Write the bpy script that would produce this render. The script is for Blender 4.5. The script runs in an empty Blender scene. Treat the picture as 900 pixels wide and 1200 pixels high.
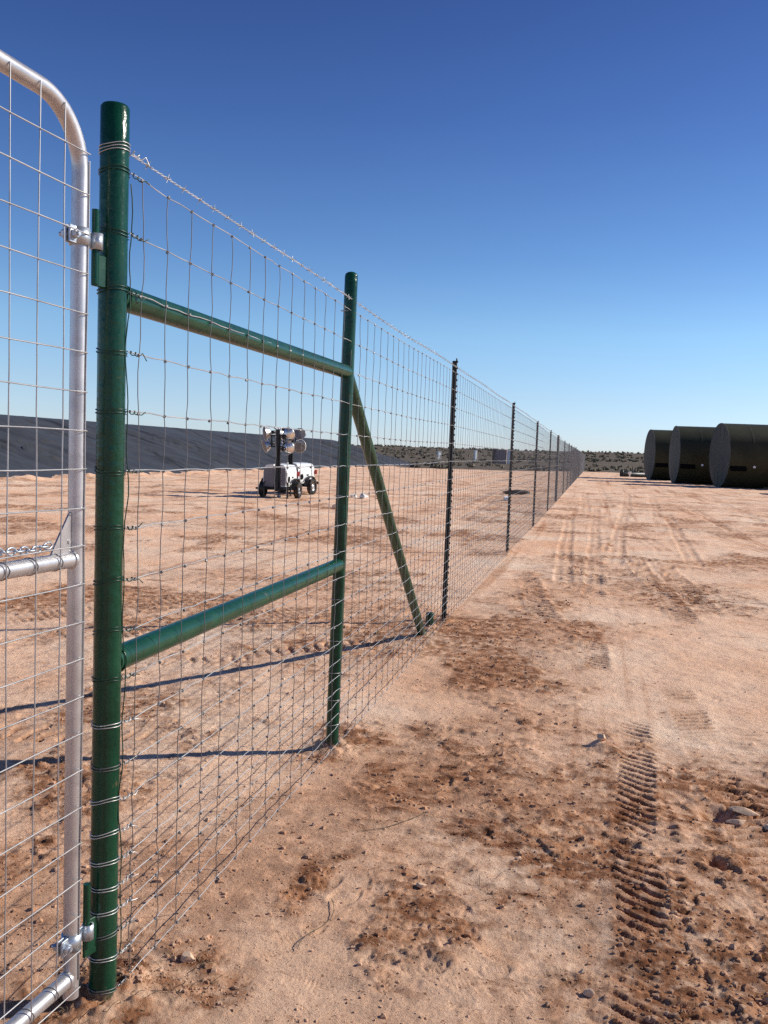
import bpy, math, random
import numpy as np
from mathutils import Vector, Matrix, Quaternion
random.seed(7); rng = np.random.default_rng(11)
PI = math.pi
sc = bpy.context.scene
col = sc.collection

# ------------------------------------------------------------------ helpers
class MB:
    """collects shapes and links them as ONE mesh object"""
    def __init__(s): s.v = []; s.f = []; s.sm = []; s.mi = []; s.cur = 0
    def add(s, vs, fs, smooth=False):
        o = len(s.v); s.v += [tuple(p) for p in vs]
        for f in fs: s.f.append(tuple(i+o for i in f)); s.sm.append(smooth); s.mi.append(s.cur)
    def tube(s, pts, r, n=8, caps=True, smooth=True, closed=False):
        pts = [Vector(p) for p in pts]; m = len(pts)
        rr = r if isinstance(r, (list, tuple)) else [r]*m
        up = None; rings = []
        for i in range(m):
            if closed: t = pts[(i+1) % m]-pts[i-1]
            else: t = pts[min(i+1, m-1)]-pts[max(i-1, 0)]
            if t.length < 1e-9: t = Vector((0, 0, 1))
            t.normalize()
            if up is None:
                a = Vector((0, 0, 1)) if abs(t.z) < .9 else Vector((1, 0, 0))
                up = (a-t*a.dot(t)).normalized()
            else:
                up = up-t*up.dot(t)
                if up.length < 1e-6: up = Vector((1, 0, 0))-t*t.x
                up.normalize()
            b = t.cross(up)
            rings.append([pts[i]+(up*math.cos(2*PI*k/n)+b*math.sin(2*PI*k/n))*rr[i] for k in range(n)])
        vs = [p for R in rings for p in R]; fs = []
        for i in range(m if closed else m-1):
            j = (i+1) % m
            for k in range(n):
                fs.append((i*n+k, i*n+(k+1) % n, j*n+(k+1) % n, j*n+k))
        s.add(vs, fs, smooth)
        if caps and not closed:
            s.add(rings[0], [tuple(range(n-1, -1, -1))]); s.add(rings[-1], [tuple(range(n))])
    def box(s, c, d, M=None, bev=0.0):
        x, y, z = (k/2 for k in d); C = Vector(c)
        M = M or Matrix.Identity(3)
        if bev <= 0:
            vs = [C+M @ Vector((a*x, b*y, e*z)) for a in (-1, 1) for b in (-1, 1) for e in (-1, 1)]
            s.add(vs, [(0, 1, 3, 2), (4, 6, 7, 5), (0, 4, 5, 1), (2, 3, 7, 6), (0, 2, 6, 4), (1, 5, 7, 3)])
        else:
            b = bev; prof = [(-x+b, -y), (x-b, -y), (x, -y+b), (x, y-b), (x-b, y), (-x+b, y), (-x, y-b), (-x, -y+b)]
            k = (x-b)/x, (y-b)/y
            lay = [(-z, k), (-z+b, (1, 1)), (z-b, (1, 1)), (z, k)]
            vs = []
            for (zz, kk) in lay:
                for (px, py) in prof: vs.append(C+M @ Vector((px*kk[0], py*kk[1], zz)))
            fs = [tuple(range(7, -1, -1)), tuple(range(24, 32))]
            for i in range(3):
                for q in range(8): fs.append((i*8+q, i*8+(q+1) % 8, (i+1)*8+(q+1) % 8, (i+1)*8+q))
            s.add(vs, fs)
    def lathe(s, prof, n=24, M=None, C=(0, 0, 0), smooth=True, arc=None):
        """profile of (radius, height) about local z"""
        M = M or Matrix.Identity(3); C = Vector(C); vs = []; fs = []
        for (r, h) in prof:
            for k in range(n):
                a = 2*PI*k/n; vs.append(C+M @ Vector((r*math.cos(a), r*math.sin(a), h)))
        for i in range(len(prof)-1):
            for k in range(n): fs.append((i*n+k, i*n+(k+1) % n, (i+1)*n+(k+1) % n, (i+1)*n+k))
        s.add(vs, fs, smooth)
    def prism(s, poly, axis_vec, M=None, C=(0, 0, 0)):
        """polygon of 3D points extruded along axis_vec"""
        M = M or Matrix.Identity(3); C = Vector(C); n = len(poly); e = Vector(axis_vec)
        vs = [C+M @ Vector(p) for p in poly]+[C+M @ (Vector(p)+e) for p in poly]
        fs = [tuple(range(n-1, -1, -1)), tuple(range(n, 2*n))]
        for k in range(n): fs.append((k, (k+1) % n, n+(k+1) % n, n+k))
        s.add(vs, fs)
    def torus(s, C, R, r, M=None, n=20, k=6):
        M = M or Matrix.Identity(3)
        s.tube([Vector(C)+M @ Vector((R*math.cos(2*PI*i/n), R*math.sin(2*PI*i/n), 0)) for i in range(n)], r, k, closed=True)
    def build(s, name, mat, parent=None):
        me = bpy.data.meshes.new(name); me.from_pydata(s.v, [], s.f); me.update()
        me.polygons.foreach_set('use_smooth', s.sm)
        for q in (mat if isinstance(mat, (list, tuple)) else [mat]): me.materials.append(q)
        me.polygons.foreach_set('material_index', s.mi)
        o = bpy.data.objects.new(name, me); col.objects.link(o)
        if parent: o.parent = parent
        return o

def tag(o, label=None, cat=None, group=None, kind=None):
    if label: o['label'] = label
    if cat: o['category'] = cat
    if group: o['group'] = group
    if kind: o['kind'] = kind
    return o
def thing(name, label, cat, loc=(0, 0, 0), rz=0, group=None):
    o = bpy.data.objects.new(name, None); col.objects.link(o); o.empty_display_size = .1
    o.location = loc; o.rotation_euler = (0, 0, rz)
    return tag(o, label, cat, group)
def copy_tree(o, parent=None):
    c = o.copy(); col.objects.link(c); c.parent = parent
    for ch in [k for k in bpy.data.objects if k.parent == o and k != c]: copy_tree(ch, c)
    return c
def rotm(ax, ay, az): return Matrix.Rotation(az, 3, 'Z') @ Matrix.Rotation(ay, 3, 'Y') @ Matrix.Rotation(ax, 3, 'X')
def align(d):
    return Vector((0, 0, 1)).rotation_difference(Vector(d).normalized()).to_matrix()

# ------------------------------------------------------------------ noise (numpy)
def perlin(x, y, seed=0):
    xi = np.floor(x).astype(np.int64); yi = np.floor(y).astype(np.int64)
    xf = x-xi; yf = y-yi
    u = xf*xf*xf*(xf*(xf*6-15)+10); v = yf*yf*yf*(yf*(yf*6-15)+10)
    def g(ix, iy, fx, fy):
        h = (ix*374761393+iy*668265263+seed*974711) & 0xffffffff
        h = ((h ^ (h >> 13))*1274126177) & 0xffffffff
        h = (h ^ (h >> 16)) & 0xffff
        a = h*(2*PI/65536.0)
        return np.cos(a)*fx+np.sin(a)*fy
    a = g(xi, yi, xf, yf); b = g(xi+1, yi, xf-1, yf); c = g(xi, yi+1, xf, yf-1); d = g(xi+1, yi+1, xf-1, yf-1)
    return 1.4*((a*(1-u)+b*u)*(1-v)+(c*(1-u)+d*u)*v)
def fbm(x, y, f, o, seed=0, g=.5):
    r = 0; a = 1
    for i in range(o):
        r = r+a*perlin(x*f+17.3*i, y*f-9.1*i, seed+i*7); f *= 2.03; a *= g
    return r
def sstep(a, b, x):
    t = np.clip((x-a)/(b-a), 0, 1); return t*t*(3-2*t)

# ------------------------------------------------------------------ materials
def newmat(name):
    m = bpy.data.materials.new(name); m.use_nodes = True
    nt = m.node_tree; return m, nt, nt.nodes['Principled BSDF']
def N(nt, t, **k):
    n = nt.nodes.new(t)
    for a, b in k.items():
        if a in n.inputs: n.inputs[a].default_value = b
        else: setattr(n, a, b)
    return n
def ramp(nt, stops):
    r = nt.nodes.new('ShaderNodeValToRGB'); e = r.color_ramp.elements
    e[0].position, e[0].color = stops[0][0], (*stops[0][1], 1)
    e[1].position, e[1].color = stops[-1][0], (*stops[-1][1], 1)
    for p, c in stops[1:-1]:
        k = e.new(p); k.color = (*c, 1)
    return r
def mix(nt, fac, a, b, mode='MIX'):
    m = nt.nodes.new('ShaderNodeMix'); m.data_type = 'RGBA'; m.blend_type = mode
    for sock, v in ((m.inputs[0], fac), (m.inputs[6], a), (m.inputs[7], b)):
        if hasattr(v, 'links'): nt.links.new(v, sock)
        elif isinstance(v, (tuple, list)): sock.default_value = (*v, 1)
        else: sock.default_value = v
    return m.outputs[2]
def surf(name, base, rough=.5, metal=0., var=.15, vscale=6., bump=.1, bscale=40., spec=.5, dirt=None, coat=0., bdist=.004):
    """plain surface with noise in colour, roughness and relief"""
    m, nt, b = newmat(name); L = nt.links.new
    tc = N(nt, 'ShaderNodeTexCoord')
    n1 = N(nt, 'ShaderNodeTexNoise', Scale=vscale, Detail=6., Roughness=.6); L(tc.outputs['Object'], n1.inputs['Vector'])
    lo = tuple(c*(1-var) for c in base); hi = tuple(min(1, c*(1+var)) for c in base)
    r = ramp(nt, [(.3, lo), (.7, hi)]); L(n1.outputs[0], r.inputs[0]); c = r.outputs[0]
    if dirt:
        n2 = N(nt, 'ShaderNodeTexNoise', Scale=dirt[1], Detail=8., Roughness=.65); L(tc.outputs['Object'], n2.inputs['Vector'])
        r2 = ramp(nt, [(dirt[2], (0, 0, 0)), (dirt[3], (1, 1, 1))]); L(n2.outputs[0], r2.inputs[0])
        c = mix(nt, r2.outputs[0], c, dirt[0])
    L(c, b.inputs['Base Color'])
    n3 = N(nt, 'ShaderNodeTexNoise', Scale=bscale, Detail=4.); L(tc.outputs['Object'], n3.inputs['Vector'])
    bp = N(nt, 'ShaderNodeBump', Strength=bump, Distance=bdist); L(n3.outputs[0], bp.inputs['Height']); L(bp.outputs[0], b.inputs['Normal'])
    mr = N(nt, 'ShaderNodeMapRange'); mr.inputs[3].default_value = max(.03, rough-.1); mr.inputs[4].default_value = min(1, rough+.1)
    L(n1.outputs[0], mr.inputs[0]); L(mr.outputs[0], b.inputs['Roughness'])
    b.inputs['Metallic'].default_value = metal; b.inputs['Specular IOR Level'].default_value = spec
    b.inputs['Coat Weight'].default_value = coat
    return m

M = {}
M['green'] = surf('green_enamel', (.0035, .046, .023), .22, 0, .3, 9, .9, 42, .36, ((.20, .12, .07), 14, .66, .78), bdist=.0025)
M['green_rail'] = surf('green_enamel_rail', (.0035, .050, .024), .3, 0, .25, 9, .45, 45, .4, ((.20, .12, .07), 11, .69, .8), bdist=.002)
def dusty(m, z0, z1):
    nt = m.node_tree; b = nt.nodes['Principled BSDF']; L = nt.links.new; src = b.inputs['Base Color'].links[0].from_socket
    geo = N(nt, 'ShaderNodeNewGeometry'); sp = N(nt, 'ShaderNodeSeparateXYZ'); L(geo.outputs['Position'], sp.inputs[0])
    nn = N(nt, 'ShaderNodeTexNoise', Scale=22., Detail=6., Roughness=.7); L(geo.outputs['Position'], nn.inputs['Vector'])
    mr = N(nt, 'ShaderNodeMapRange'); mr.inputs[1].default_value = z0; mr.inputs[2].default_value = z1; mr.inputs[3].default_value = .95; mr.inputs[4].default_value = 0
    L(sp.outputs[2], mr.inputs[0]); mu = N(nt, 'ShaderNodeMath', operation='MULTIPLY'); L(mr.outputs[0], mu.inputs[0]); L(nn.outputs[0], mu.inputs[1])
    r = ramp(nt, [(.28, (0, 0, 0)), (.5, (.8, .8, .8))]); L(mu.outputs[0], r.inputs[0])
    L(mix(nt, r.outputs[0], src, (.42, .25, .15)), b.inputs['Base Color'])
    # long vertical paint runs
    mp = N(nt, 'ShaderNodeMapping'); mp.inputs['Scale'].default_value = (55, 55, 7); L(geo.outputs['Position'], mp.inputs['Vector'])
    n2 = N(nt, 'ShaderNodeTexNoise', Scale=1., Detail=3.); L(mp.outputs[0], n2.inputs['Vector'])
    bp = N(nt, 'ShaderNodeBump', Strength=.5, Distance=.003); L(n2.outputs[0], bp.inputs['Height']); L(b.inputs['Normal'].links[0].from_socket, bp.inputs['Normal']); L(bp.outputs[0], b.inputs['Normal'])
dusty(M['green'], -.02, .16)
M['galv'] = surf('galvanised_tube', (.58, .56, .56), .36, .7, .12, 7, .06, 60, .5, ((.42, .40, .41), 18, .5, .75))
M['galv_bright'] = surf('zinc_plated', (.50, .54, .59), .42, .8, .1, 20, .05, 80)
M['wire'] = surf('galvanised_wire', (.56, .55, .54), .4, .5, .25, 12, .0, 80)
M['stay'] = surf('weathered_wire', (.17, .165, .17), .5, .4, .3, 12, .0, 80)
M['gate_wire'] = surf('gate_wire', (.44, .43, .43), .4, .55, .2, 12, .0, 80)
M['green_wire'] = surf('painted_wire', (.012, .05, .03), .4, .1, .4, 30, .0, 80)
M['tpost'] = surf('t_post_paint', (.018, .022, .018), .5, .1, .4, 9, .2, 60, .4, ((.09, .06, .045), 9, .58, .75))
M['tank'] = surf('tank_shell_paint', (.037, .038, .020), .6, 0, .2, .8, .15, 3, .2, ((.06, .054, .042), 1.2, .55, .9), bdist=.02)
M['tank_end'] = surf('tank_end_paint', (.062, .065, .052), .7, 0, .22, .7, .15, 3, .4, ((.10, .10, .082), .6, .5, .75), bdist=.02)
M['black'] = surf('black_paint', (.006, .006, .006), .8, 0, .2, spec=.05)
M['white'] = surf('white_paint', (.80, .80, .79), .35, 0, .05, 3, .03, 20, .5, ((.55, .45, .36), 4, .6, .8))
M['white_far'] = surf('white_plastic', (.86, .85, .82), .5, 0, .06, 2)
M['shaded_end'] = surf('shaded_end_colour', (.17, .165, .18), .45, 0, .06, 3, .03, 20, .5, ((.4, .34, .28), 4, .6, .8))  # white end panel in shade, its darkness put into the base colour
M['steel_dark'] = surf('dark_steel', (.018, .018, .02), .45, .3, .3, 8)
M['rubber'] = surf('rubber', (.02, .019, .018), .8, 0, .3, 12, .2, 60, .3, ((.2, .13, .09), 8, .5, .75))
M['alu'] = surf('spun_aluminium', (.80, .77, .71), .36, .9, .06, 6, .04, 30)
M['rim'] = surf('wheel_rim', (.5, .5, .5), .4, .5, .1)
M['red'] = surf('red_lens', (.45, .02, .02), .25, 0, .1)
M['lamp_glass'] = surf('dusty_lamp_glass', (.20, .19, .18), .5, 0, .25, 10, .03, 30, .25)
M['mauve'] = surf('mauve_panel', (.27, .19, .185), .6, 0, .1, 1)
M['mauve_dark'] = surf('dark_red_panel', (.10, .045, .04), .6, 0, .1, 1)
M['tarp'] = surf('dark_tarp', (.06, .055, .05), .6, 0, .3, 5, .4, 12)
M['rock'] = surf('pale_stone', (.72, .50, .34), .85, 0, .2, 30, .5, 60, .2, ((.5, .3, .18), 25, .5, .7))
M['twig'] = surf('dry_stalk', (.16, .12, .075), .8, 0, .4, 20, .2, 60, .2)

def soil_material():
    m, nt, b = newmat('sandy_soil'); L = nt.links.new
    geo = N(nt, 'ShaderNodeNewGeometry'); P = geo.outputs['Position']
    at = N(nt, 'ShaderNodeAttribute', attribute_name='churn_tone'); sb = N(nt, 'ShaderNodeAttribute', attribute_name='scrub')
    n1 = N(nt, 'ShaderNodeTexNoise', Scale=.55, Detail=9., Roughness=.62); L(P, n1.inputs['Vector'])
    pale = ramp(nt, [(.30, (.86, .480, .285)), (.46, (.94, .595, .395)), (.64, (.96, .700, .510))]); L(n1.outputs[0], pale.inputs[0])
    n2 = N(nt, 'ShaderNodeTexNoise', Scale=9., Detail=9., Roughness=.7); L(P, n2.inputs['Vector'])
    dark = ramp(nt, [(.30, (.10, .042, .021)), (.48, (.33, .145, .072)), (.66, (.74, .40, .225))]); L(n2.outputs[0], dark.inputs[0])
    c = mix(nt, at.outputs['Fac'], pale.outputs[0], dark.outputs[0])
    # fine grain and dark crumbs, with small clod shadows painted in
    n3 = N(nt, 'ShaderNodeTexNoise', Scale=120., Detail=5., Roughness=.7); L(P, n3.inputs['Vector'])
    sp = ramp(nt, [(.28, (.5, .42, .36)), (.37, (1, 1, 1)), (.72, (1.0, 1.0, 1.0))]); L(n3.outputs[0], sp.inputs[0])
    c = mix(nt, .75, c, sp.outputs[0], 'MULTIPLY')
    n5 = N(nt, 'ShaderNodeTexNoise', Scale=2.6, Detail=7., Roughness=.68); L(P, n5.inputs['Vector'])
    s5 = ramp(nt, [(.27, (.66, .56, .49)), (.42, (1, 1, 1))]); L(n5.outputs[0], s5.inputs[0])
    c = mix(nt, .6, c, s5.outputs[0], 'MULTIPLY')
    for sc_, lo_, lo, amt in ((24., .335, (.30, .21, .16), .9), (80., .36, (.30, .21, .16), .9), (190., .37, (.36, .27, .21), .9), (6.5, .29, (.45, .34, .27), .8), (1.5, .31, (.60, .47, .39), .8)):  # specks: dark crumbs, and shadows of small clods painted into the colour
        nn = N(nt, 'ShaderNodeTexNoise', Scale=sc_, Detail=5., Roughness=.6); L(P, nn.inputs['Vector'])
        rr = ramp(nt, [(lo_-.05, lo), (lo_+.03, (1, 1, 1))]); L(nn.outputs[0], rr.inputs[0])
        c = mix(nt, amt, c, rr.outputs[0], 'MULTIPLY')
    # long wheel marks along the yard, and short dark marks across it, seen at a distance
    for msc, sc_, lo_, lo, amt in (((2.4, .055, 1), 1., .41, (.60, .46, .37), .7), ((.5, 1.5, 1), 1.6, .345, (.40, .28, .22), .9), ((1.4, 3.2, 1), 2.4, .33, (.34, .24, .19), .9)):
        mp = N(nt, 'ShaderNodeMapping'); mp.inputs['Scale'].default_value = msc; L(P, mp.inputs['Vector'])
        nn = N(nt, 'ShaderNodeTexNoise', Scale=sc_, Detail=6., Roughness=.62); L(mp.outputs[0], nn.inputs['Vector'])
        rr = ramp(nt, [(lo_-.05, lo), (lo_+.02, (1, 1, 1))]); L(nn.outputs[0], rr.inputs[0])
        c = mix(nt, amt, c, rr.outputs[0], 'MULTIPLY')
    # scrub covered land far off
    n4 = N(nt, 'ShaderNodeTexNoise', Scale=.09, Detail=9., Roughness=.72); L(P, n4.inputs['Vector'])
    far = ramp(nt, [(.34, (.095, .075, .053)), (.5, (.135, .105, .074)), (.68, (.18, .138, .097))]); L(n4.outputs[0], far.inputs[0])
    c = mix(nt, sb.outputs['Fac'], c, far.outputs[0])
    L(c, b.inputs['Base Color'])
    b.inputs['Roughness'].default_value = .95; b.inputs['Specular IOR Level'].default_value = .12
    nb = N(nt, 'ShaderNodeTexNoise', Scale=75., Detail=9., Roughness=.78); L(P, nb.inputs['Vector'])
    bp = N(nt, 'ShaderNodeBump', Strength=.85, Distance=.012); L(nb.outputs[0], bp.inputs['Height'])
    nb2 = N(nt, 'ShaderNodeTexNoise', Scale=7., Detail=7., Roughness=.66); L(P, nb2.inputs['Vector'])
    bp2 = N(nt, 'ShaderNodeBump', Strength=.35, Distance=.05); L(nb2.outputs[0], bp2.inputs['Height']); L(bp.outputs[0], bp2.inputs['Normal'])
    L(bp2.outputs[0], b.inputs['Normal'])
    return m
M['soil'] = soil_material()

# ------------------------------------------------------------------ terrain
FX = -1.24                                   # fence line, runs along +Y
TRACKS = [  # x0,y0,x1,y1, width, lug period, depth, slant
    (.30, 5.35, .225, 2.70, .155, .073, .019, 2.4), (.225, 2.85, .20, 1.9, .17, .08, .012, 2.0), (.60, 6.2, .74, 3.3, .19, .07, .012, -2.2), (.375, 4.3, .350, 2.1, .05, .06, .034, 0),
    (.62, 14.2, .95, 8.6, .22, .09, .030, 1.6), (1.02, 14.2, 1.22, 9.3, .2, .09, .028, 1.6),
    (.30, 17, .10, 9.6, .16, .12, .03, 1), (.08, 7.4, .10, 6.6, .16, .06, .022, 2.4),
    (-.75, 11.2, -.35, 8.3, .22, .09, .03, 1.6), (.75, 3.95, .95, 5.4, .30, .09, .018, -1),
    (.55, 24, 1.25, 15.5, .26, .14, .014, 9), (1.6, 44, .9, 25, .30, .2, .02, 9), (2.7, 44, 1.8, 26, .30, .2, .02, 9),
    (-.35, 42, -.15, 26, .3, .2, .018, 9), (.30, 62, .55, 30, .3, .2, .015, 9), (2.5, 20, 3.6, 12, .3, .14, .015, 9),
    (-4.6, 5.2, -1.6, 9.0, .30, .07, .010, 1), (-5.4, 5.6, -2.0, 10.2, .30, .07, .010, 1), (-2.9, 5.6, -1.5, 7.0, .2, .1, .016, 1),
    (-7.5, 12, -3.2, 16, .3, .14, .02, 1), (-3.9, 42, -3.0, 21, .3, .2, .025, 9), (-5.5, 30, -2.2, 34, .4, .2, .03, 9),
    (-5.6, 34, -2.6, 24, .35, .2, .025, 9), (-13, 20, -4, 24, .35, .2, .02, 9), (-4.2, 3.6, -2.2, 4.3, .25, .1, .015, 1),
    (.95, 28, .35, 13, .24, .2, .02, 9), (2.2, 28, 1.5, 13.5, .24, .2, .02, 9), (.15, 30, .05, 10, .2, .2, .015, 9), (3.4, 40, 3.1, 20, .3, .2, .02, 9), (5.5, 48, 4.4, 24, .3, .2, .02, 9), (-.55, 24, -.3, 11, .22, .2, .02, 9),
]
PRINTS = [(rng.uniform(-.95, 1.5), rng.uniform(2.3, 6.5), rng.uniform(0, 2*PI)) for _ in range(44)] + \
         [(.62, 2.75, .5), (.80, 3.05, .3), (.55, 3.2, .9), (-.35, 2.85, .4), (-.28, 2.55, 2.2), (-.45, 2.5, 2.4), (-.1, 3.6, 1.5), (-.95, 3.1, 1.2)] + \
         [(rng.uniform(-4.5, -1.5), rng.uniform(3.5, 9), rng.uniform(0, 2*PI)) for _ in range(30)]
PATCH = [(.72, 4.1, .42, .65, 1.0), (.22, 3.9, .22, .9, .6), (-.10, 3.55, .28, .35, .85), (-.5, 2.9, .16, .4, .55), (-.2, 4.4, .3, .8, .45),
         (-.75, 4.3, .25, .6, .55), (-1.2, 2.2, .22, .25, .9), (-1.2, 4.4, .25, .35, .8), (-1.25, 7.2, .4, .7, .6), (-.35, 7.2, .5, .8, .42),
         (.25, 2.6, .25, .35, .4), (-.55, 6.3, .25, .6, .45), (1.1, 10.3, .7, .9, .75), (.1, 11.5, .8, 1.4, .5), (-2.1, 7.2, .8, 1.2, .6),
         (-2.6, 5.4, .7, 1.0, .35), (-.9, 3.0, .06, .22, .8), (.55, 3.1, .22, .6, .55), (-.25, 5.2, .3, .5, .5), (.95, 3.4, .2, .5, .6),
         (2.6, 14, 1.2, 1.2, .5), (2.0, 22, 2.5, 1.0, .45), (-.45, 9.2, .35, 1.2, .55), (-3.2, 9.5, 1.5, .8, .45), (-6, 16, 2.5, 1.3, .4), (3, 33, 4, 1.4, .5), (-2.9, 33, 1.5, 4, .5)]
def macro(x, y):
    d = np.hypot(x, y)
    z = .05*sstep(5.5, 8, y)*(1-sstep(15, 24, y))
    z = z+(.03*fbm(x, y, .35, 2, 3)+.04*fbm(x, y, .05, 2, 5)*sstep(12, 40, d))*sstep(2, 9, np.abs(x-FX)+.25*d)
    z = z+sstep(105, 520, d)*(4.7+1.3*fbm(x, y, .006, 3, 9))-3.0*sstep(560, 2500, d)
    return z
def scrub_mask(x, y):
    d = np.hypot(x, y)
    edge = 95+18*sstep(-10, 0, x)+5*fbm(x, y, .12, 3, 21)
    edge = np.where(x < -40, 110, edge)
    return sstep(0, 5, np.where(y > 0, y, 0*y)-edge)*(d < 1e9)+sstep(140, 150, d)*(y <= 0)
def soil(x, y):
    """height and churn for every point"""
    d = np.hypot(x, y); z = macro(x, y)
    near = 1-sstep(14, 40, d)
    c0 = fbm(x, y*.75, .62, 6, 31, .6)
    ch = sstep(.06, .62, c0)*.8
    pn = .4+1.1*np.clip(.5+fbm(x, y, 3.1, 3, 41), 0, 1)
    wx = .5*fbm(x, y, 2.3, 3, 43); wy = .5*fbm(x, y, 2.1, 3, 45)
    for (px, py, sx, sy, a) in PATCH:
        q = ((x-px)/sx+wx)**2+((y-py)/sy+wy)**2
        ch = np.maximum(ch, a*np.exp(-q*q*.5)*pn)
    ch = np.clip(ch, 0, 1)
    n_hi = fbm(x, y, 14., 4, 51, .62)
    ch = ch*(1-.75*sstep(5.0, 5.7, y)*(1-sstep(7.6, 9.0, y))*sstep(.0, .5, x))
    ch = np.clip(1.25*ch*(.75+.7*n_hi), 0, 1)
    # disturbed crumbly relief against trodden crust
    z = z+near*(.009*fbm(x, y, 2.2, 3, 61)+.003*fbm(x, y, 9., 4, 65, .6))
    z = z+near*ch*(.007*fbm(x, y, 6., 5, 71, .65)+.004*np.maximum(0, perlin(x*31, y*31, 77)-.15)+.0075*np.maximum(0, perlin(x*72, y*72, 79)-.1))
    q1 = np.maximum(0, perlin(x*7+.4*n_hi, y*7, 81)-.30); q2 = np.maximum(0, perlin(x*17, y*17+.3*n_hi, 83)-.30); q3 = np.maximum(0, perlin(x*38, y*38, 85)-.25)
    pt = np.clip(.55+.9*c0, .12, 1)
    z = z+near*pt*(.009*q1+.009*q2+.009*q3)
    ch = np.clip(ch+near*pt*(.5*q1+.35*q2), 0, 1)
    # low ledges where the crust broke
    led = fbm(x+.3*y, y, 1.7, 4, 91, .55); z = z+near*.010*sstep(.02, .07, led)*np.clip(ch*1.6, 0, 1)
    far = sstep(10, 30, d)*(1-sstep(100, 130, d))
    z = z+far*(.02*fbm(x, y, .9, 3, 95)+.05*np.maximum(0, perlin(x*1.9, y*1.9, 97)-.2)+.03*np.maximum(0, perlin(x*4.3, y*4.3, 99)-.25))
    ch = np.clip(ch+far*(.7*np.maximum(0, fbm(x*.6, y, .45, 5, 98, .65)-.22)), 0, 1)
    z = z+sstep(-22.8, -21.2, x)*0
    rel_ = z-macro(x, y)
    for (x0, y0, x1, y1, w, per, dep, sl) in TRACKS:
        dx, dy = x1-x0, y1-y0; Ln = math.hypot(dx, dy); dx /= Ln; dy /= Ln
        idx = np.nonzero((x > min(x0, x1)-w-.4) & (x < max(x0, x1)+w+.4) & (y > min(y0, y1)-.5) & (y < max(y0, y1)+.5))[0]
        if not len(idx): continue
        X = x[idx]; Y = y[idx]
        v = (X-x0)*dx+(Y-y0)*dy; u = (X-x0)*dy-(Y-y0)*dx
        u = u+.035*perlin(v*.9, v*0+.5, 7)*(Ln > 2)
        inside = sstep(w*.62, w*.46, np.abs(u))*sstep(-.15, .2, v)*sstep(Ln+.15, Ln-.2, v)
        wear = np.clip((.9 if 1.5 < abs(sl) < 9 else .5)+1.5*fbm(X, Y, 1.9, 3, 101), 0, 1)
        ph = v/per+(sl*.55*u/w if sl else 0)+.28*perlin(X*8, Y*8, 103)+.4*perlin(X*1.3, Y*1.3, 107)
        lug = sstep(-.75, -.30, np.sin(2*PI*ph)+.5*perlin(X*33, Y*33, 105))
        if sl == 9: lug = sstep(.25, .1, np.abs(np.abs(u)/w-.30))*-.3+.35; wear = np.clip(wear+.35, 0, 1)
        if sl == 1: lug = lug*sstep(.03, .10, np.abs(np.abs(u)/w*1.0-.02)) if w > .28 else lug
        z[idx] -= .8*rel_[idx]*inside*wear*(y0 < 8)
        z[idx] += inside*wear*dep*(-.75+1.15*lug)+.3*dep*np.exp(-((np.abs(u)-w*.6)/.03)**2)*sstep(-.1, .1, v)*sstep(Ln+.1, Ln-.1, v)*wear
        ch[idx] = np.clip(np.maximum(ch[idx], inside*wear*((.72-.35*lug) if sl != 9 else (.42-.9*lug))), 0, 1)
    for (px, py, a) in PRINTS:
        ca, sa = math.cos(a), math.sin(a)
        idx = np.nonzero((np.abs(x-px) < .2) & (np.abs(y-py) < .2))[0]
        if not len(idx): continue
        X = x[idx]-px; Y = y[idx]-py; u = X*ca+Y*sa; v = -X*sa+Y*ca
        sole = sstep(1.15, .9, np.maximum((u/.047)**2+((v-.045)/.085)**2, 0)); heel = sstep(1.15, .85, (u/.036)**2+((v+.09)/.042)**2)
        mk = np.maximum(sole, heel)
        wr = np.clip(.35+1.6*fbm(X+px*7, Y+py*7, 9, 2, 113), 0, 1); mk = mk*wr
        z[idx] += mk*(-.004+.0022*np.sin(v*2*PI/.0135+4*u/.05))
        z[idx] += .003*wr*np.exp(-(((u/.055)**2+(v/.145)**2-1.15)/.25)**2)
    # heaps of loose earth at the post feet
    for (px, py, r, h) in ((FX, 2.14, .13, .035), (FX+.03, 4.36, .12, .04), (-1.33, 7.45, .16, .015), (FX+.03, 7.82, .1, .03), (FX, 13.8, .15, .04)):
        q = np.hypot(x-px, y-py)/r; z = z+h*np.exp(-q*q)*(1+.8*fbm(x, y, 12, 3, 111))*(d < 30)
    # pit and slabs on the right
    for (px, py, r, h) in ((.60, 4.07, .07, -.055), (.53, 3.55, .035, -.05), (.12, 4.85, .06, .03)):
        q = np.hypot(x-px, (y-py)*.8)/r; z = z+h*np.exp(-q**4)
    # soil banked against the liner foot
    z = z+np.exp(-((x+21.4)/.8)**2)*(.10+.16*np.clip(fbm(x, y, .7, 4, 121), -.4, 1))*sstep(8, 14, y)*sstep(104, 96, y)
    near_tone = (.34+.55*fbm(x, y, .8, 5, 131, .6)+.25*n_hi)*(1-sstep(3.4, 6.2, y+.5*fbm(x, y, .9, 3, 133)-.35*np.minimum(0, x+.2)))  # near soil darker and redder: viewing-angle shading painted in, plus browner soil by fence
    near_tone = np.maximum(near_tone, (.30+.6*fbm(x, y, .7, 4, 135, .6))*np.exp(-((x+.75)/.55)**2)*(1-sstep(7.5, 11, y)))
    tint = ch+np.clip(near_tone, 0, .6)*(1-.6*ch)*(y > -2)
    return z, np.clip(tint*(1-.55*sstep(14, 60, d)), 0, 1)

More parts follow.
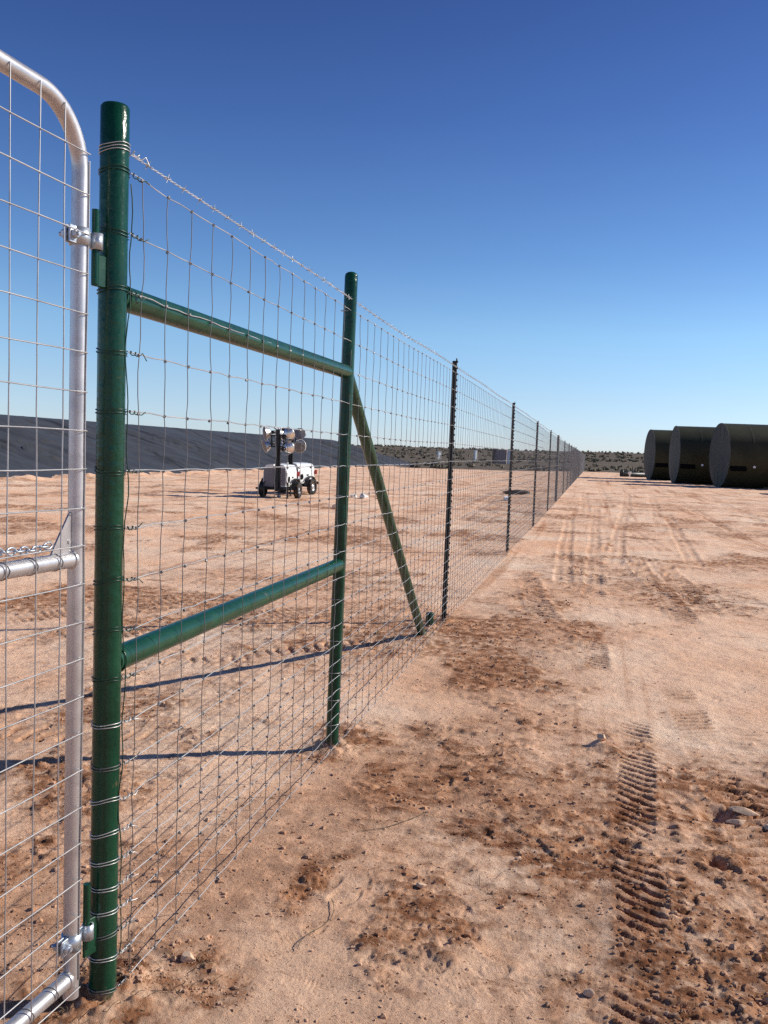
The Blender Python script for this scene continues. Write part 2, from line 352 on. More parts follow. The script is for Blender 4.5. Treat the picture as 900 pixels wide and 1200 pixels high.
def build_ground():
    th = np.concatenate([np.arange(-180, -24, 4.), np.arange(-24, 50, .098), np.arange(50, 180, 4.)])*PI/180
    r1 = 1.5*np.exp(np.arange(0, math.log(12/1.5), .0023)); r2 = 12*np.exp(np.arange(0, math.log(130/12.), .0062)); r3 = 130*np.exp(np.arange(0, math.log(5000/130.), .04))
    r = np.concatenate([[.05, .5, 1.0], r1, r2, r3]); R, T = np.meshgrid(r, th, indexing='ij')
    x = (-R*np.sin(T)).ravel(); y = (R*np.cos(T)).ravel()
    z, ch = soil(x, y); sb = scrub_mask(x, y)
    nr, nt_ = len(r), len(th)
    i = np.arange(nr-1)[:, None]; j = np.arange(nt_)[None, :]; jn = (j+1) % nt_
    q = np.stack([i*nt_+j, (i+1)*nt_+j, (i+1)*nt_+jn, i*nt_+jn], -1).reshape(-1, 4)[:, ::-1]
    me = bpy.data.meshes.new('ground'); nv = nr*nt_; nf = len(q)
    me.vertices.add(nv); me.vertices.foreach_set('co', np.stack([x, y, z], -1).astype(np.float32).ravel())
    me.loops.add(nf*4); me.loops.foreach_set('vertex_index', q.astype(np.int32).ravel())
    me.polygons.add(nf); me.polygons.foreach_set('loop_start', np.arange(0, nf*4, 4, dtype=np.int32))
    me.update(calc_edges=True)
    me.polygons.foreach_set('use_smooth', np.ones(nf, bool))
    for nm, a in (('churn_tone', ch), ('scrub', sb)):
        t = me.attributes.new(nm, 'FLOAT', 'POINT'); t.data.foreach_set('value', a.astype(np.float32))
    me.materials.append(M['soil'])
    o = bpy.data.objects.new('ground', me); col.objects.link(o); tag(o, kind='structure'); return o
build_ground()
def gz(x, y):
    z, _ = soil(np.array([float(x)]), np.array([float(y)])); return float(z[0])

# ------------------------------------------------------------------ loose clods (uncountable)
def clods():
    n = 70000
    y = 2.2+rng.random(n)**1.9*11; x = rng.uniform(-1, 1, n)*(.45+.45*y)-.23*y
    z, ch = soil(x, y)
    keep = rng.random(n) < (.04+.55*ch**1.8); x, y, z, ch = x[keep], y[keep], z[keep], ch[keep]
    s = .0014*np.exp(rng.normal(0, .66, len(x)))*(1+.14*y)*(.7+.6*ch)
    s = np.minimum(s, .0105)
    base = np.array([(-1, -1, -1), (1, -1, -1), (1, 1, -1), (-1, 1, -1), (-.7, -.7, .8), (.7, -.7, .8), (.7, .7, .8), (-.7, .7, .8), (0, 0, 1.1)], float)
    F = np.array([(0, 1, 5, 4), (1, 2, 6, 5), (2, 3, 7, 6), (3, 0, 4, 7)]); Ft = np.array([(4, 5, 8), (5, 6, 8), (6, 7, 8), (7, 4, 8)])
    k = len(x); V = base[None]*(1+rng.uniform(-.35, .35, (k, 9, 3)))
    a = rng.uniform(0, 2*PI, k); ca, sa = np.cos(a)[:, None], np.sin(a)[:, None]
    st = rng.uniform(.7, 1.5, (k, 1))
    vx = V[..., 0]*ca*st-V[..., 1]*sa; vy = V[..., 0]*sa*st+V[..., 1]*ca
    P = np.stack([vx*s[:, None]+x[:, None], vy*s[:, None]+y[:, None], V[..., 2]*s[:, None]*.75+z[:, None]+.15*s[:, None]], -1).reshape(-1, 3)
    off = (np.arange(k)*9)[:, None, None]
    fs = [tuple(q) for q in (F[None]+off).reshape(-1, 4).tolist()]+[tuple(q) for q in (Ft[None]+off).reshape(-1, 3).tolist()]
    me = bpy.data.meshes.new('soil_clods'); me.from_pydata(P.tolist(), [], fs); me.update()
    t = me.attributes.new('churn_tone', 'FLOAT', 'POINT'); t.data.foreach_set('value', np.repeat(np.clip(ch*.7+rng.uniform(-.2, .25, k), 0, 1), 9).astype(np.float32))
    t = me.attributes.new('scrub', 'FLOAT', 'POINT')
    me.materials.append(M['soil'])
    o = bpy.data.objects.new('soil_clods', me); col.objects.link(o)
    tag(o, 'small crumbs and clods of earth strewn over the churned sand', 'clods', kind='stuff')
clods()

# ------------------------------------------------------------------ stones one can point to
def rock(name, label, cat, x, y, s, seed, flat=1., mat='rock', rz=0., group=None, sink=.25):
    import bmesh
    bm = bmesh.new(); bmesh.ops.create_icosphere(bm, subdivisions=3, radius=1)
    r = random.Random(seed)
    planes = [(Vector((r.gauss(0, 1), r.gauss(0, 1), r.gauss(0, 1))).normalized(), r.uniform(.45, .85)) for _ in range(16)]
    for v in bm.verts:
        for n, d in planes:
            t = v.co.dot(n)
            if t > d: v.co -= n*(t-d)*.92
        v.co.x *= s[0]; v.co.y *= s[1]; v.co.z *= s[2]*flat
    me = bpy.data.meshes.new(name); bm.to_mesh(me); bm.free(); me.materials.append(M[mat])
    o = bpy.data.objects.new(name, me); col.objects.link(o)
    o.location = (x, y, gz(x, y)+s[2]*(1-sink)*.6); o.rotation_euler = (r.uniform(-.2, .2), r.uniform(-.2, .2), rz)
    return tag(o, label, cat, group)
rock('stone', 'small pale stone casting a shadow at the bottom edge right of centre', 'stone', .062, 2.56, (.022, .017, .014), 3)
rock('stone', 'tiny pale pebble just beyond the stone at the bottom edge', 'stone', .04, 2.66, (.012, .01, .008), 4)
rock('stone', 'pale stone in the dark crumbs right of the green gate post foot', 'stone', -1.10, 2.38, (.028, .02, .02), 5)
rock('stone', 'pale stone in the dark dirt between gate post and tyre track', 'stone', -.52, 3.02, (.026, .02, .014), 8)
rock('soil_slab', 'largest flat slab of broken crust beside the pit at right edge', 'slab', .72, 4.13, (.095, .045, .02), 12, rz=-.5)
rock('soil_slab', 'lower flat slab of broken crust at the right edge', 'slab', .80, 3.98, (.07, .04, .018), 13, rz=-.3)
rock('soil_slab', 'small tilted slab of crust at the lip of the pit', 'slab', .665, 3.98, (.05, .025, .016), 14, rz=.2)
rock('stone', 'dark clod on the tan ground left of the top of the tyre track', 'stone', .115, 4.86, (.035, .03, .03), 15, mat='rock')

# ------------------------------------------------------------------ green pipe brace
br = thing('pipe_brace', 'dark green welded pipe brace frame of two posts, two rails and a diagonal', 'brace frame', (FX, 2.14, 0))
def rel(p, o): return Vector(p)-Vector(o)
BO = (FX, 2.14, 0)
def pipe(name, a, b, r, parent, org, mat, n=28, cap=True, seg=24, dome=0.):
    m = MB(); a = rel(a, org); b = rel(b, org); d = (b-a)
    pts = [a+d*(i/seg) for i in range(seg+1)]; rr = [r*(1+.006*math.sin(i*1.7)) for i in range(seg+1)]
    if dome:
        u = d.normalized()
        for t in (.35, .65, .85, .97): pts.append(b+u*dome*math.sin(t*PI/2)); rr.append(r*math.cos(t*PI/2)+.001)
    m.tube(pts, rr, n); return m.build(name, mat, parent)
PR = .0365
pipe('post', (FX, 2.14, -.3), (FX, 2.14, 2.388), PR, br, BO, M['green'], dome=.012)
pipe('post', (FX-.002, 4.35, -.3), (FX+.026, 4.35, 2.396), .0325, br, BO, M['green'], dome=.022)
pipe('rail', (FX, 2.14+.02, 1.915), (FX+.018, 4.35, 1.925), .0335, br, BO, M['green_rail'])
pipe('rail', (FX, 2.14+.02, .945), (FX+.008, 4.35, .955), .0345, br, BO, M['green_rail'])
pipe('diagonal_brace', (FX+.016, 4.36, 1.915), (-1.325, 7.49, -.12), .034, br, BO, M['green_rail'])
pipe('stub_post', (-1.305, 7.515, -.3), (-1.305, 7.515, .17), .034, br, BO, M['green'], dome=.012)
# weld collars and hinge brackets
for (y, z, r) in ((2.176, 1.915, .0345), (2.176, .945, .0355)):
    w = MB(); w.torus(rel((FX, y, z), BO), r, .004, rotm(PI/2, 0, 0), 24, 6); w.build('weld_bead', M['green'], br)
GX, GY, GA = -1.2628, 2.02, -.0655            # gate hinge line and direction
gd = Vector((math.sin(GA), -math.cos(GA), 0)); gn = Vector((math.cos(GA), math.sin(GA), 0))
def hinge(z0, z1, pz0, pz1):
    m = MB(); px, py = GX+.012, GY+.052
    M3 = Matrix(((1, 0, 0), (0, 1, 0), (0, 0, 1)))
    # plate from pin to post
    a = Vector((px, py, 0)); b = Vector((FX, 2.14-.03, 0)); d = (b-a); L = d.length; ang = math.atan2(d.y, d.x)
    c = (a+b)/2
    m.box(rel((c.x, c.y, (z0+z1)/2), BO), (L+.02, .009, z1-z0), Matrix.Rotation(ang, 3, 'Z'), .002)
    pl = m.build('hinge_bracket', M['green_rail'], br)
    m = MB(); m.tube([rel((px, py, pz0), BO), rel((px, py, pz1), BO)], .0095, 16); m.build('hinge_pin', M['green'], pl)
hinge(1.925, 2.005, 1.93, 2.115); hinge(.165, .265, .19, .365)

# ------------------------------------------------------------------ woven wire fence
fence = thing('wire_fence', 'tall woven wire field fence with barbed top strand running to the horizon', 'fence', (FX, 2.14, 0))
HZ = [2.225, 2.073, 1.923, 1.768, 1.613, 1.457, 1.305, 1.166, 1.03, .902, .780, .666, .568, .480, .402, .332, .266, .203, .135, .045]
WX = FX+PR+.004                               # wire face, camera side of the posts
YEND = 128.0
stays = []
y = 2.205
while y < YEND: stays.append(y); y += .1545+random.uniform(-.006, .006)
def sagz(z, y): return z+.05*float(sstep(5.5, 8, np.float64(y)))*(1-float(sstep(15, 24, np.float64(y))))*(.9 if z < 1.2 else .35)
mh = MB()
for iz, z in enumerate(HZ):
    pts = [(WX, 2.15, z+.002)]
    for k, ys in enumerate(stays):
        if ys < 24 or k % 8 == 0:
            j = 0.0035 if ys < 24 else .006
            pts.append((WX+random.uniform(-.002, .002)+.01*math.sin(ys*1.3+iz)*.3, ys, sagz(z, ys)+random.uniform(-j, j)))
            if ys < 12: pts.append((WX, ys+.077, sagz(z, ys)+random.uniform(-.002, .003)))
    mh.tube([rel(p, BO) for p in pts], .0017, 4, caps=False)
mv = mk = mh; mh.cur = 1
for k, ys in enumerate(stays):
    near = ys < 26; pts = []; yo = random.uniform(-.006, .006)
    for iz, z in enumerate(HZ):
        zz = sagz(z, ys)
        if near or iz % 4 == 0 or iz == len(HZ)-1:
            pts.append((WX+.003, ys+yo, zz))
            if near and iz < len(HZ)-1:
                z2 = sagz(HZ[iz+1], ys); g = zz-z2; bow = random.uniform(-.009, .009)
                pts.append((WX+.003+random.uniform(-.002, .002), ys+yo+bow*.6, zz-g*.3)); yo2 = yo+random.uniform(-.010, .010)
                pts.append((WX+.003, ys+(yo+yo2)/2+bow, zz-g*.7)); yo = max(-.02, min(.02, yo2))
        if ys < 22:
            r = .0034 if ys < 12 else .004
            mk.box(rel((WX+.0025, ys+(pts[-1][1]-ys if False else 0)+random.uniform(-.002, .002), zz-.002), BO), (2*r, 2*r, 2.6*r), rotm(random.uniform(-.5, .5), .6, .78), .0012)
    # stay radius grows a little along the far run so the strand is not lost
    mv.tube([rel(p, BO) for p in pts], .0014 if near else .0016, 4, caps=False)
mh.build('woven_wire', [M['wire'], M['stay']], fence)
# barbed strand : two twisted wires and barbs
mb = MB(); z0 = 2.278
for ph in (0, PI):
    pts = []; yy = 2.15
    while yy < 40:
        a = yy*2*PI/.055+ph; pts.append((WX+.0022*math.cos(a), yy, sagz(z0, yy)+.0022*math.sin(a)+.004*math.sin(yy*2.1))); yy += .0092 if yy < 14 else .0138
    pts += [(WX, yy+i*6., z0) for i in range(1, 16)]
    mb.tube([rel(p, BO) for p in pts], .0013, 4, caps=False)
yy = 2.24
while yy < 34:
    zc = sagz(z0, yy)+.004*math.sin(yy*2.1); a0 = random.uniform(0, PI)
    for q in range(2):
        a = a0+q*1.57; d = Vector((math.cos(a), .35*(-1)**q, math.sin(a)))*.013
        c = Vector(rel((WX, yy+q*.004, zc), BO)); mb.tube([c-d, c+d], .0011, 4)
    mb.torus(rel((WX, yy, zc), BO), .0036, .0012, rotm(PI/2, 0, 0), 8, 4); yy += .105+random.uniform(-.008, .008)
mb.build('barbed_wire', M['wire'], fence)
# wraps round the gate post and their tails
def wrap(z, mat, loops=2):
    m = MB(); R = PR+.0022; C = Vector(rel((FX, 2.14, z), BO))
    ti = random.uniform(-.22, .22); tj = random.uniform(-.14, .14); n = 26*loops
    pts = []
    for i in range(n+1):
        a = 2*PI*i/26+.5
        pts.append(C+Vector((R*math.cos(a), R*math.sin(a), ti*R*math.cos(a)+tj*R*math.sin(a)+(i/n-.5)*.008*loops+.0015*math.sin(i*.7))))
    m.tube(pts, .0013, 5)
    e = Vector(rel((WX, 2.155, z), BO))
    hel = [e+Vector((.005*math.cos(i*1.05), .004+.0042*i, .005*math.sin(i*1.05))) for i in range(12)]
    m.tube(hel, .0016, 5)
    t = hel[-1]; m.tube([t, t+Vector((.006, .008, random.uniform(-.004, .012))), t+Vector((random.uniform(.004, .014), .022, random.uniform(-.012, .02)))], .0015, 5)
    return m.build('wire_wrap', mat, fence)
for z in [2.282]+HZ:
    wrap(z, (M['wire'] if random.random() < .6 else M['stay']) if (z > 2.25 or z < .86) else M['green_wire'], 3 if z > 2.25 else 2)
m = MB(); pts = []
for i in range(60):
    z = 2.2-i*.035; pts.append(rel((FX+PR+.004+.004*math.sin(i*.9), 2.152+.008*math.sin(i*.37)+random.uniform(-.002, .002), z), BO))
m.tube(pts, .0016, 5); m.build('tie_wire', M['green_wire'], fence)
# wire clips on the brace post
for z in HZ[::2]:
    m = MB(); m.torus(rel((FX+.013*z/2.3, 4.35, z), BO), .0345, .0016, rotm(random.uniform(-.1, .1), random.uniform(-.1, .1), 0), 20, 4); m.build('wire_tie', M['wire'], fence)
# T-posts
def t_post_mesh(h):
    m = MB(); d = .0
    m.prism([(-.003, -.021, -.3), (.004, -.021, -.3), (.004, .021, -.3), (-.003, .021, -.3)], (0, 0, h+.3))
    m.prism([(-.036, -.0035, -.3), (-.0032, -.0035, -.3), (-.0032, .0035, -.3), (-.036, .0035, -.3)], (0, 0, h+.28))
    z = .06
    while z < h-.01:
        m.prism([(.0042, -.008, z), (.0042, -.008, z+.024), (.013, -.008, z+.016), (.013, -.008, z+.006)], (0, .016, 0)); z += .053
    return m
def pipe_post(h):
    m = MB(); m.tube([(0, 0, -.3), (0, 0, h), (0, 0, h+.012)], [.042, .042, .025], 18); return m
ty = [7.82, 13.8, 19.9, 26.1, 32.25, 39.35, 45.35, 51.4, 57.5, 63.6, 69.7, 75.8, 81.9, 88, 94.1, 100.2, 106.3, 112.4, 118.5, 124.6]
tm = None; pm = None
for i, yy in enumerate(ty):
    big = i % 5 == 4
    h = 2.345 if big else 2.335
    zz = .0 if i > 3 else (.045 if i == 0 else .05 if i == 1 else .02)
    if big:
        if pm is None: o = pm = pipe_post(h).build('pipe_post', M['tpost'], fence)
        else: o = pm.copy(); col.objects.link(o); o.parent = fence
        ox = FX-.006
    else:
        if tm is None: o = tm = t_post_mesh(h-.01).build('t_post', M['tpost'], fence)
        else: o = tm.copy(); col.objects.link(o); o.parent = fence
        ox = WX-.016
    o.location = rel((ox, yy, zz), BO); o.rotation_euler = (random.uniform(-.010, .010), random.uniform(-.007, .007), random.uniform(-.08, .08))
    if i == 0: o.rotation_euler = (0, .004, 0)

# ------------------------------------------------------------------ mesh gate
gate = thing('mesh_gate', 'silver tubular farm gate with square wire mesh at the left edge', 'gate', (GX, GY, 0), 0)
GO = (GX, GY, 0)
def gp(s, z, off=0): return gd*s+gn*off+Vector((0, 0, z))
TR = .0205; WID = 3.05; zt, zb, zm = 2.34, .138, 1.235
def corner(c_s, c_z, R, a0, a1, n=14): return [gp(c_s+R*math.cos(a0+(a1-a0)*i/n), c_z+R*math.sin(a0+(a1-a0)*i/n)) for i in range(n+1)]
m = MB(); R = .155
path = [gp(0, .085)]+[gp(0, .085+(zt-R-.085)*i/20) for i in range(1, 20)]+[gp(R+R*math.cos(PI-i*PI/28), zt-R+R*math.sin(PI-i*PI/28)) for i in range(15)]
path += [gp(R+(WID-2*R)*i/16, zt) for i in range(1, 16)]+[gp(WID-R+R*math.cos(PI/2-i*PI/28), zt-R+R*math.sin(PI/2-i*PI/28)) for i in range(15)]+[gp(WID, .085)]
m.tube(path, TR, 20); m.build('frame', M['galv'], gate)
for z, nm in ((zm, 'middle_rail'), (zb, 'bottom_rail')):
    m = MB(); m.tube([gp(.012+(WID-.024)*i/12, z) for i in range(13)], TR*.98, 20); m.build(nm, M['galv'], gate)
for z in (zm, zb):
    m = MB(); m.torus(gp(.0225, z), .0205, .0035, align(gd), 20, 6); m.build('weld_bead', M['galv'], gate)
m = MB(); of = TR+.0022
ss = [-.003, .09, .182, .278]+[.278+.096*i for i in range(1, 29)]
for s in ss:
    ztop = zt if s > R else (zt-R+math.sqrt(max(0, R*R-(R-max(s, 0.012))**2)) if s > 0 else zt-R+.035)
    pts = []; n = 24
    for i in range(n+1):
        z = zb-.004+(ztop-zb+.002)*i/n; pts.append(gp(s+.002*math.sin(z*5+s*30)+.0008*random.uniform(-1, 1), z, of))
    m.tube(pts, .0018, 5)
hz = [2.232-.0962*i for i in range(23)]
for z in hz:
    if abs(z-zm) < .02: z += .0
    s0 = -.003 if z < zt-R+.05 else .008
    pts = [gp(s0+(WID-.02-s0)*i/32, z+.0012*math.sin(i*1.1+z*40), of+.0034) for i in range(33)]
    m.tube(pts, .0018, 5)
# staples holding the mesh to the middle and bottom rail
m.cur = 1
for z in (zm, zb):
    for s in ss[1:]:
        C = gp(s-.012, z); b = align(gd)
        m.tube([C+b @ Vector(((TR+.001)*math.cos(a), (TR+.001)*math.sin(a), .012*math.sin(a*.5))) for a in [i*2*PI/14 for i in range(15)]], .0011, 4)
m.build('wire_mesh', [M['gate_wire'], M['stay']], gate)
def clamp(zc, rotb):
    m = MB(); h = .042; n = 20; ri, ro = TR+.0005, TR+.005
    up = Vector((0, 0, 1))
    def ring(r, z): return [gp(r*math.cos(2*PI*k/n), zc+z, r*math.sin(2*PI*k/n)) for k in range(n)]
    vs = ring(ro, -h/2)+ring(ro, h/2)+ring(ri, h/2)+ring(ri, -h/2); fs = []
    for q in range(4):
        for k in range(n): fs.append((q*n+k, q*n+(k+1) % n, ((q+1) % 4)*n+(k+1) % n, ((q+1) % 4)*n+k))
    m.add(vs, fs, True)
    rz_ = math.atan2(gd.y, gd.x)
    Mz = Matrix.Rotation(rz_, 3, 'Z')
    m.box(gp(.034, zc, .006), (.03, .005, h), Mz, .001); m.box(gp(.034, zc, -.006), (.03, .005, h), Mz, .001)
    m.box(gp(-.032, zc, .004), (.036, .005, h*.95), Mz, .001); m.lathe([(.0105, -h*.48), (.0155, -h*.48), (.0155, h*.48), (.0105, h*.48)], 18, None, gp(-.054, zc, .0122))
    c = m.build('hinge_clamp', M['galv_bright'], gate)
    m = MB(); Mb = align(gn)
    m.lathe([(0, .022), (.010, .021), (.0125, .017), (.0125, .009), (0, .009)], 6, Mb, gp(.036, zc), smooth=False)
    m.lathe([(0, .0105), (.016, .0105), (.016, .0085), (0, .0085)], 18, Mb, gp(.036, zc), smooth=False)
    m.tube([gp(.036, zc, -.03), gp(.036, zc, .027)], .0055, 10)
    m.lathe([(0, -.009), (.012, -.009), (.012, -.02), (0, -.02)], 6, Mb, gp(.036, zc), smooth=False)
    m.build('bolt', M['galv_bright'], c)
clamp(2.035, 0); clamp(.235, 0)
# gusset plate welded in the corner over the middle rail
m = MB(); zr = zm+TR*.8
m.prism([gp(.018, zr, -.004), gp(.098, zr, -.004), gp(.085, zr+.022, -.004), gp(.03, zr+.098, -.004), gp(.018, zr+.105, -.004)], gn*.005)
m.tube([gp(.03, zr+.03, .004), gp(.03, zr+.03, -.001)], .005, 10); m.build('corner_gusset', M['galv'], gate)
# chain resting on the rail
chain = thing('chain', 'short galvanised chain draped along the gate middle rail', 'chain', GO)
m = MB(); n = 22
for i in range(n):
    s = .10+i*.0215; sag = .030+.022*abs(math.sin((s-.10)*2.3)) if s > .13 else .038
    c = gp(s, zm+sag+.004, -.004 if i % 2 else -.007); tlt = rotm(random.uniform(-.4, .4), 0, 0)
    fl = (i % 2 == 0); pts = []
    for k in range(14):
        a = 2*PI*k/14; u = .0155*math.cos(a); v = .0085*math.sin(a)
        pts.append(c+gd*u+((Vector((0, 0, 1)) if fl else gn)*v)+Vector((0, 0, random.uniform(-.0004, .0004))))
    m.tube(pts, .0023, 6, closed=True)
m.build('links', M['galv_bright'], chain)

# ------------------------------------------------------------------ lined embankment
def bank(name, lift, mat, y0, y1):
    ny, prof = int((y1-y0)/.16), []
    xs = np.concatenate([np.linspace(-21.3, -31.5, 46), np.linspace(-32, -36, 5), np.linspace(-38, -47, 5)])
    yv = np.linspace(y0, y1, ny); X, Y = np.meshgrid(xs, yv, indexing='ij')
    top = 2.92
    z = np.minimum((-21.5-X)/10*top, (X+46)/10*top); z = np.minimum(z, top)
    t = np.clip(((-21.5-X)/10), 0, 1)
    # far and near end slopes
    z = np.minimum(z, np.maximum((110-Y)/4.5*top, -.2)); z = np.minimum(z, np.maximum((Y-6)/9*top, -.2))
    z = top-np.sqrt((top-z)**2+.02)+.07 if True else z
    if lift > 0:
        yy = Y+.55*t*4+.5*fbm(X, Y, .25, 2, 201)
        r1 = 1-np.abs(perlin(yy*.42, X*.05, 203))*1.7; r2 = 1-np.abs(perlin(yy*1.15+5, X*.09, 205))*1.7
        f = .26*np.maximum(0, r1-.84)/.16*(.4+.6*np.clip(perlin(Y*.2, X*.3, 213)+.5, 0, 1))+.13*np.maximum(0, r2-.86)/.14*np.clip(perlin(Y*.3, X*.2, 211)+.4, 0, 1)
        f = f+.012*perlin(X*.8, Y*.5, 207)+.09*np.exp(-((np.mod(Y+.3*t+.4*perlin(Y*.1, Y*0, 15), 5.4)-2.7)/.10)**2)
        f = f+.05*np.exp(-((t-.30-.03*perlin(Y*.3, Y*0, 5))/.03)**2)*perlin(Y*.22, Y*0+.3, 6)
        z = z+f*np.clip(t*8, 0, 1)*np.clip((1.0-t)*5, 0.0, 1)
        X = X+.25*perlin(Y*.7, Y*0, 9)*np.exp(-t*14)
    z = z+lift
    nx = len(xs); V = np.stack([X, Y, z], -1).reshape(-1, 3)
    i = np.arange(nx-1)[:, None]; j = np.arange(ny-1)[None]
    F = np.stack([i*ny+j, i*ny+j+1, (i+1)*ny+j+1, (i+1)*ny+j], -1).reshape(-1, 4)
    me = bpy.data.meshes.new(name); me.from_pydata(V.tolist(), [], F.tolist()); me.update()
    me.polygons.foreach_set('use_smooth', np.ones(len(F), bool)); me.materials.append(mat)
    o = bpy.data.objects.new(name, me); col.objects.link(o); return o
M['liner'] = surf('black_liner', (.056, .061, .074), .66, 0, .16, .5, .2, 2.2, .25, ((.085, .075, .068), .8, .55, .8), bdist=.05)
nt = M['liner'].node_tree; b_ = nt.nodes['Principled BSDF']; src = b_.inputs['Base Color'].links[0].from_socket
ge = N(nt, 'ShaderNodeNewGeometry'); mp = N(nt, 'ShaderNodeMapping'); mp.inputs['Scale'].default_value = (.10, 1.5, .10); nt.links.new(ge.outputs['Position'], mp.inputs['Vector'])
nn = N(nt, 'ShaderNodeTexNoise', Scale=1., Detail=6., Roughness=.65); nt.links.new(mp.outputs[0], nn.inputs['Vector'])
rr = ramp(nt, [(.36, (.35, .35, .37)), (.44, (1, 1, 1)), (.62, (1, 1, 1)), (.75, (1.0, .95, .9))]); nt.links.new(nn.outputs[0], rr.inputs[0])
nt.links.new(mix(nt, .85, src, rr.outputs[0], 'MULTIPLY'), b_.inputs['Base Color'])
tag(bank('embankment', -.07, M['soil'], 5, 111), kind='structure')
tag(bank('pond_liner', .03, M['liner'], 5, 110.5), 'wrinkled black plastic liner spread over the long earth embankment', 'liner')

# ------------------------------------------------------------------ tanks lying on the right
def make_tank(label, x, y, th):
    TRad, TL = 2.14, 9.2
    t = thing('steel_tank', label, 'tank', (x, y, 0), 0, 'big dark steel tanks lying in a row')
    # local x = axis away from the face
    A = Vector((0, 1, 0)).to_track_quat('Z', 'Y').to_matrix()
    Ax = rotm(0, PI/2, 0)
    m = MB(); prof = [(TRad, .05), (TRad, .2)]
    for k in range(1, 6):
        a = TL*k/6; prof += [(TRad, a-.12), (TRad, a-.05), (TRad+.004, a-.015), (TRad+.004, a+.015), (TRad, a+.05), (TRad, a+.12)]
    prof += [(TRad, TL-.05)]
    m.lathe(prof, 176, Ax, (0, 0, TRad)); m.build('shell', M['tank'], t)
    m = MB(); m.lathe([(TRad-.02, .0), (TRad+.018, .0), (TRad+.018, .05), (TRad-.02, .05)], 176, Ax, (0, 0, TRad), False); m.build('rim', M['tank_end'], t)
    for q, nm in ((0, 1), (1, -1)):
        m = MB(); pr = [(TRad-.02, .012), (TRad*.7, -.012), (TRad*.35, -.02), (.001, -.022)]
        if q: pr = [(r_, TL-h_) for r_, h_ in pr][::-1]
        m.lathe(pr, 176, Ax, (0, 0, TRad))
        if not q:
            m.box((-.021, 0, TRad), (.006, .03, TRad*1.9)); m.box((-.0185, .75, TRad+.05), (.006, .02, TRad*1.7)); m.box((-.0185, -.8, TRad-.05), (.006, .02, TRad*1.7))
        m.build('end_cap', M['tank_end'], t)
    # hatch on the near side a little below the middle
    def on_side(xa, ang, out): return Vector((xa, -(TRad+out)*math.cos(ang), TRad+(TRad+out)*math.sin(ang)))
    a0 = -.36; m = MB(); Mh = rotm(a0, 0, 0)
    c = on_side(.62, a0, .02); m.box(c, (1.05, .07, .55), Mh, .015)
    m.build('hatch', M['black'], t)
    m = MB(); c = on_side(1.62, a0, .02); m.tube([c, c+Mh @ Vector((0, -.10, 0)), c+Mh @ Vector((0, -.101, 0)), c+Mh @ Vector((0, -.13, 0))], [.05, .05, .085, .085], 14)
    m.build('pipe_fitting', M['white_far'], t)
    for wx_ in (3.0, 6.6):
        for wy_ in (-.35, .35):
            m = MB(); m.box((wx_, wy_, .06), (.3, .7, .12)); m.build('wedge', M['twig'], t)
    t.rotation_euler = (0, 0, th); return t
make_tank('nearest dark steel tank in view, cut by the right edge of the photo', 8.2, 62.3+1.8, math.radians(10.5))
make_tank('middle dark steel tank of the three lying in a row', 5.86, 69+1.8, math.radians(5.9))
make_tank('farthest dark steel tank, leftmost of the three in a row', 4.6, 78.3+1.8, math.radians(8.9))
make_tank('dark steel tank beyond the right edge, known by its shadow', 15.2, 55.2, math.radians(9.))

